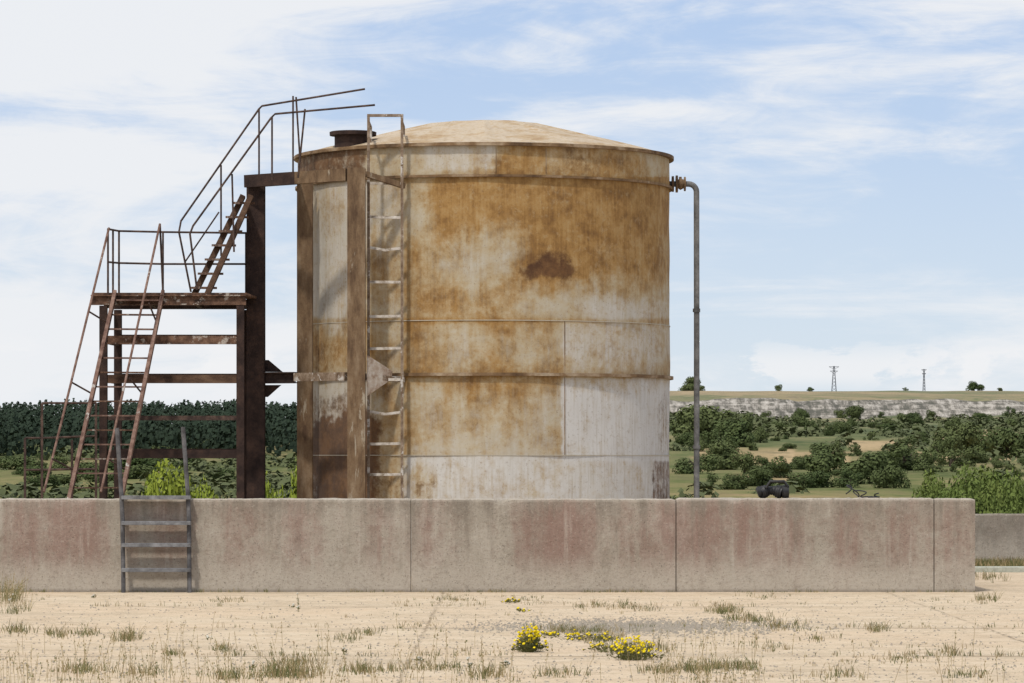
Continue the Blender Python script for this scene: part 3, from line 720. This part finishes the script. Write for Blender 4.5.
def pylon(px,d,top,w,label):
    x=X(px,d); zb=terr(x,d); zt=Z(top,d); H=zt-zb; s=w/F*d
    e=empty('power_pylon',(x,d,zb),label=label,category='pylon')
    b=MB(); r=0.32
    for sx in (-1,1):
        for sy in (-1,1): b.beam((x+sx*s*0.22,d+sy*s*0.22,zb),(x+sx*s*0.05,d+sy*s*0.05,zt),r,r)
    for k in range(7):
        t=k/7; t2=(k+1)/7; a=s*(0.22-0.17*t); c=s*(0.22-0.17*t2); z0=zb+H*t; z1=zb+H*t2
        b.beam((x-a,d-a,z0),(x+c,d-c,z1),r*.6,r*.6); b.beam((x+a,d-a,z0),(x-c,d-c,z1),r*.6,r*.6)
    b.obj('mast',M_pyl,e)
    for zz,ww in ((0.97,0.5),(0.80,0.38)):
        b=MB(); b.beam((x-s*ww,d,zb+H*zz),(x+s*ww,d,zb+H*zz),r,r); b.beam((x-s*ww,d,zb+H*zz),(x,d,zb+H*(zz-0.1)),r*.6,r*.6); b.beam((x+s*ww,d,zb+H*zz),(x,d,zb+H*(zz-0.1)),r*.6,r*.6)
        b.obj('crossarm',M_pyl,e)
pylon(834,2440,366,10,'small lattice power pylon on the plateau skyline')
pylon(924,2440,369,5,'slim lattice mast on the plateau skyline')

# ---------------- foreground weeds ----------------
def gp_(px,py): d=EYE*F/(py-HY); return X(px,d),d
def tuft(b,x,y,n,h,sp,rnd,mi=0,lean=0.5,w=0.0024):
    for i in range(n):
        a=rnd.uniform(0,6.283); r=abs(rnd.gauss(0,sp)); bx_,by_=x+r*math.cos(a),y+r*math.sin(a)
        hh=h*rnd.uniform(.4,1.1); a2=rnd.uniform(0,6.283); l=hh*rnd.uniform(0.05,lean)
        tx,ty=bx_+l*math.cos(a2),by_+l*math.sin(a2); wa=rnd.uniform(-0.6,0.6)
        dx,dy=math.cos(wa)*w,math.sin(wa)*w; mx,my=bx_*.6+tx*.4,by_*.6+ty*.4
        b.quad((bx_-dx,by_-dy,-0.01),(bx_+dx,by_+dy,-0.01),(mx+dx*.8,my+dy*.8,hh*.6),(mx-dx*.8,my-dy*.8,hh*.6),mi=mi)
        b.quad((mx-dx*.8,my-dy*.8,hh*.6),(mx+dx*.8,my+dy*.8,hh*.6),(tx,ty,hh),mi=mi)
def stalk(b,x,y,h,rnd):
    lx,ly=x+rnd.gauss(0,.15)*h,y+rnd.gauss(0,.15)*h; w=0.0016
    b.quad((x-w,y,0),(x+w,y,0),(lx+w*.7,ly,h),(lx-w*.7,ly,h),mi=0)
    for q in range(rnd.randint(2,6)):
        t=rnd.uniform(.55,1.0); s=rnd.uniform(.004,.010); cx,cy,cz=x+(lx-x)*t+rnd.uniform(-.012,.012),y+(ly-y)*t,h*t
        b.quad((cx-s*.5,cy,cz),(cx,cy-s*.3,cz-s),(cx+s*.5,cy,cz),(cx,cy+s*.2,cz+s),mi=rnd.choice((0,0,1)))
rw=random.Random(11); b=MB()
clusters=[(600,607,26,46,.07),(455,600,20,30,.06),(640,609,14,26,.06),(725,612,18,60,.09),(750,620,20,60,.09),(780,628,16,40,.09),(575,632,34,90,.08),(605,640,20,50,.08),(632,650,26,70,.10),
(700,670,24,64,.10),(735,668,22,56,.09),(660,672,16,26,.08),(60,636,10,30,.09),(88,634,10,26,.08),(125,640,10,36,.12),(15,632,12,34,.10),(290,676,22,80,.15),(300,664,16,30,.11),(360,672,20,40,.10),(400,670,20,28,.09),(440,668,16,26,.08),
(230,601,14,20,.06),(350,640,10,20,.07),(370,634,12,22,.07),(420,627,16,22,.05),(876,630,8,24,.10),(990,578,14,36,.11),(988,600,8,26,.11),(10,600,8,28,.26),(18,612,8,16,.14),(540,601,20,20,.05),(170,655,10,22,.07),(225,650,10,22,.07),(490,676,16,34,.10),(80,672,20,34,.09),(150,674,16,26,.08),(230,678,20,40,.10),(900,660,14,18,.06),(820,640,12,18,.06),(770,648,12,16,.06),(760,597,18,18,.05),(950,652,10,16,.07),(840,676,18,26,.08),(970,676,18,22,.08),(560,676,18,26,.08)]
for px,py,spx,n,h in clusters:
    for i in range(n):
        qx,qy=px+rw.gauss(0,spx*0.65),py+rw.gauss(0,1.8)
        x,y=gp_(qx,qy); tuft(b,x,y,rw.randint(2,6),h*rw.uniform(.4,1.2),0.035,rw,mi=0 if rw.random()<0.45 else 1,lean=1.0)
for k in range(1000):
    y=rw.choice([30.0,34.9,39.8,29.9,25.2]); x=rw.uniform(-8,8); 
    if noise.noise(Vector((x*0.7,y,0)))>0.05: 
        y+=rw.gauss(0,0.07); tuft(b,x,y,rw.randint(2,5),rw.uniform(.02,.08),0.03,rw,mi=rw.randint(0,1),lean=0.9)
for k in range(1300):
    y=rw.uniform(25,43.5); x=rw.uniform(-0.17,0.17)*y
    if noise.noise(Vector((x*0.8,y*0.5,5)))>0.2: tuft(b,x,y,rw.randint(2,5),rw.uniform(.01,.05),0.025,rw,mi=rw.randint(0,1),lean=0.9)
for k in range(380):
    x=rw.uniform(xL,xR); 
    if noise.noise(Vector((x*1.1,0,9)))>-0.1: tuft(b,x,DW-0.05-abs(rw.gauss(0,0.05)),rw.randint(2,5),rw.uniform(.015,.06),0.03,rw,mi=rw.randint(0,1))
for k in range(560):
    px=rw.choice([rw.uniform(0,520),rw.uniform(0,350),rw.uniform(650,760),rw.uniform(0,1024)]); py=rw.triangular(636,712,704); x,y=gp_(px,py)
    stalk(b,x,y,rw.uniform(.06,.28),rw)
for k in range(60):
    x,y=gp_(rw.gauss(10,9),rw.gauss(602,5)); stalk(b,x,y,rw.uniform(.15,.34),rw)
for k in range(1500):
    x=rw.uniform(X(925,54),X(1100,54)); y=rw.uniform(53.2,54.8); tuft(b,x,y,rw.randint(3,6),rw.uniform(.05,.16),0.05,rw,mi=rw.randint(0,1),w=0.004)
b.obj('dry_grass',[M_dry,M_weed],fix=False,kind='stuff',label='sparse dry grass and weeds growing from cracked concrete',category='grass')
b=MB()
for k in range(9000):
    if k<4600: px,py=rw.gauss(635,75),rw.gauss(627,3.6)
    else: px,py=rw.uniform(0,1024),rw.uniform(596,683)
    if py<594: continue
    x,y=gp_(px,py); s=rw.uniform(.004,.015)*(1.2 if k<4600 else .9)
    vv=[(x+s*rw.uniform(.6,1.3)*math.cos(a),y+s*rw.uniform(.6,1.3)*math.sin(a),0.001) for a in (0,1.57,3.14,4.71)]
    tp=(x,y,s*rw.uniform(.7,1.2))
    for q in range(4): b.quad(vv[q],vv[(q+1)%4],tp)
b.obj('gravel',M_stone,fix=False,kind='stuff',label='loose grey gravel scattered over the concrete',category='gravel')
def flowers(px,py,w,h,nf,mp,label,name='yellow_wildflower',grp='yellow wildflowers growing in the cracks',cat='flower'):
    x,y=gp_(px,py); e=empty(name,(x,y,0),label=label,category=cat,group=grp)
    b=MB(); f=MB()
    for i in range(int(nf*1.9)):
        a=rw.uniform(0,6.283); r=w*math.sqrt(rw.random())*0.5*rw.choice((1,1,1.5)); hx,hy=x+r*math.cos(a),y+r*math.sin(a); hh=h*(1-0.3*min(1.4,r/w*2)**2)*rw.uniform(.35,1.15)
        if i>=nf: hh*=0.8
        hh=max(hh,.015)
        b.quad((x+(hx-x)*.6-.0016,y+(hy-y)*.6,0),(x+(hx-x)*.6+.0016,y+(hy-y)*.6,0),(hx+.0013,hy,hh),(hx-.0013,hy,hh))
        for q in range(2):
            zz=hh*rw.uniform(.1,.8); b.quad((hx,hy,zz),(hx+rw.uniform(-.02,.02),hy-.01,zz+.012),(hx+rw.uniform(-.03,.03),hy,zz+.015))
        if i<nf:
            s=rw.uniform(.008,.014); tilt=rw.uniform(-.5,.5)
            ring_=[(hx+s*math.cos(t),hy+s*math.sin(t)*.8,hh+s*0.7*math.sin(t+1.57+tilt)) for t in [k*6.283/6 for k in range(6)]]
            f.quad(*ring_); f.quad(*[(p[0],hy+ (p[2]-hh)*.3,hh+(p[1]-hy)) for p in ring_])
    b.obj('stems',M_weed,e,fix=False); f.obj('blossoms',mp,e,fix=False)
flowers(530,652,.20,.20,130,M_yel,'clump of bright yellow wildflowers on cracked concrete')
flowers(634,660,.32,.17,90,M_yel,'clump of bright yellow wildflowers on cracked concrete')
flowers(612,652,.34,.10,30,M_yel,'low patch of yellow wildflowers on cracked concrete')
flowers(580,640,.55,.08,40,M_yel,'low patch of yellow wildflowers on cracked concrete')
flowers(548,636,.24,.06,14,M_yel,'low patch of yellow wildflowers on cracked concrete')
flowers(512,603,.16,.05,14,M_yel,'low patch of yellow wildflowers on cracked concrete')
flowers(522,612,.12,.05,9,M_yel,'low patch of yellow wildflowers on cracked concrete')
for px,py,h in ((299,612,.2),(12,606,.2),(292,608,.05),(208,640,.06),(470,668,.08),(95,598,.05),(345,655,.08),(250,670,.1),(420,662,.06),(505,668,.08)):
    flowers(px,py,.05,h,3,M_whi,'small white wildflower growing in cracked concrete','white_wildflower','white wildflowers growing in the cracks')

# ---------------- world / light ----------------
w=bpy.data.worlds.new('World'); scene.world=w; w.use_nodes=True; t=NT(w)
sunv=Vector((-0.30,-0.60,1.12)).normalized(); el=math.asin(sunv.z); az=math.atan2(sunv.x,sunv.y)
sky=t.new('ShaderNodeTexSky'); sky.sky_type='NISHITA'; sky.sun_disc=False; sky.sun_elevation=el; sky.sun_rotation=az; sky.altitude=900; sky.air_density=1.0; sky.dust_density=0.4; sky.ozone_density=1.6
tc=t.new('ShaderNodeTexCoord')
def mp(sc,rot=(0,0,0),loc=(0,0,0)):
    m=t.new('ShaderNodeMapping'); m.inputs['Scale'].default_value=sc; m.inputs['Rotation'].default_value=rot; m.inputs['Location'].default_value=loc
    t.link(tc.outputs['Generated'],m.inputs['Vector']); return m.outputs[0]
c1=t.noise(mp((9,9,34),(0,math.radians(7),0),(3.1,0,1.2)),1.0,12,0.60,0.9)
c2=t.noise(mp((26,26,120),(0,math.radians(-7),0),(1,0,4)),1.0,10,0.68,0.9)
c3=t.noise(mp((5,5,16),(0,0,0),(7.3,0,2.2)),1.0,4,0.5,0.3)
sx=t.new('ShaderNodeSeparateXYZ'); t.link(tc.outputs['Generated'],sx.inputs[0])
a=t.math('ADD',t.math('MULTIPLY',c1,0.58),t.math('ADD',t.math('MULTIPLY',c2,0.22),t.math('MULTIPLY',c3,0.40)))
# denser cloud bank toward the west
a=t.math('ADD',a,t.rng(sx.outputs['X'],0.02,-0.12,-0.02,0.05))
cm=t.rng(a,0.50,0.69)
blue=t.mix(t.rng(sx.outputs['Z'],0.0,0.13),(6.8,7.7,8.9),(4.8,6.2,8.8))
base=t.mix(0.8,sky.outputs[0],blue)
base=t.mix(t.rng(sx.outputs['Z'],0.15,0.5),base,sky.outputs[0])
cloud=t.mix(t.rng(sx.outputs['Z'],0.14,0.45),(8.6,8.75,9.0),(14.5,14.5,14.7))  # unseen cloud high overhead made brighter as added ambient fill
c=t.mix(t.math('MULTIPLY',cm,0.94),base,cloud)
pf=t.noise(mp((26,26,60),(0,0,0),(2.4,0,0.7)),1.0,8,0.6,0.2)
low=t.math('MULTIPLY',t.rng(sx.outputs['Z'],0.016,0.022),t.rng(sx.outputs['Z'],0.034,0.024))
c=t.mix(t.math('MULTIPLY',t.math('MULTIPLY',t.rng(pf,0.52,0.58),low),0.75),c,(9.0,9.0,9.1))
bg=t.n['Background']; t.link(c,bg.inputs['Color']); bg.inputs['Strength'].default_value=0.1
sd=bpy.data.lights.new('sun','SUN'); sd.energy=2.7; sd.angle=math.radians(3); sd.color=(1.0,0.95,0.87)
so=bpy.data.objects.new('sun',sd); COL.objects.link(so); so.rotation_euler=sunv.to_track_quat('Z','Y').to_euler()

cam=bpy.data.cameras.new('camera'); co=bpy.data.objects.new('camera',cam); COL.objects.link(co)
co.location=(0,0,EYE); co.rotation_euler=(math.radians(90),0,0)
cam.sensor_width=36; cam.lens=F/1024*36; cam.shift_y=(HY-341.5)/1024; cam.clip_end=20000; cam.clip_start=0.5
scene.camera=co
scene.view_settings.view_transform='Standard'; scene.view_settings.look='None'; scene.view_settings.exposure=0
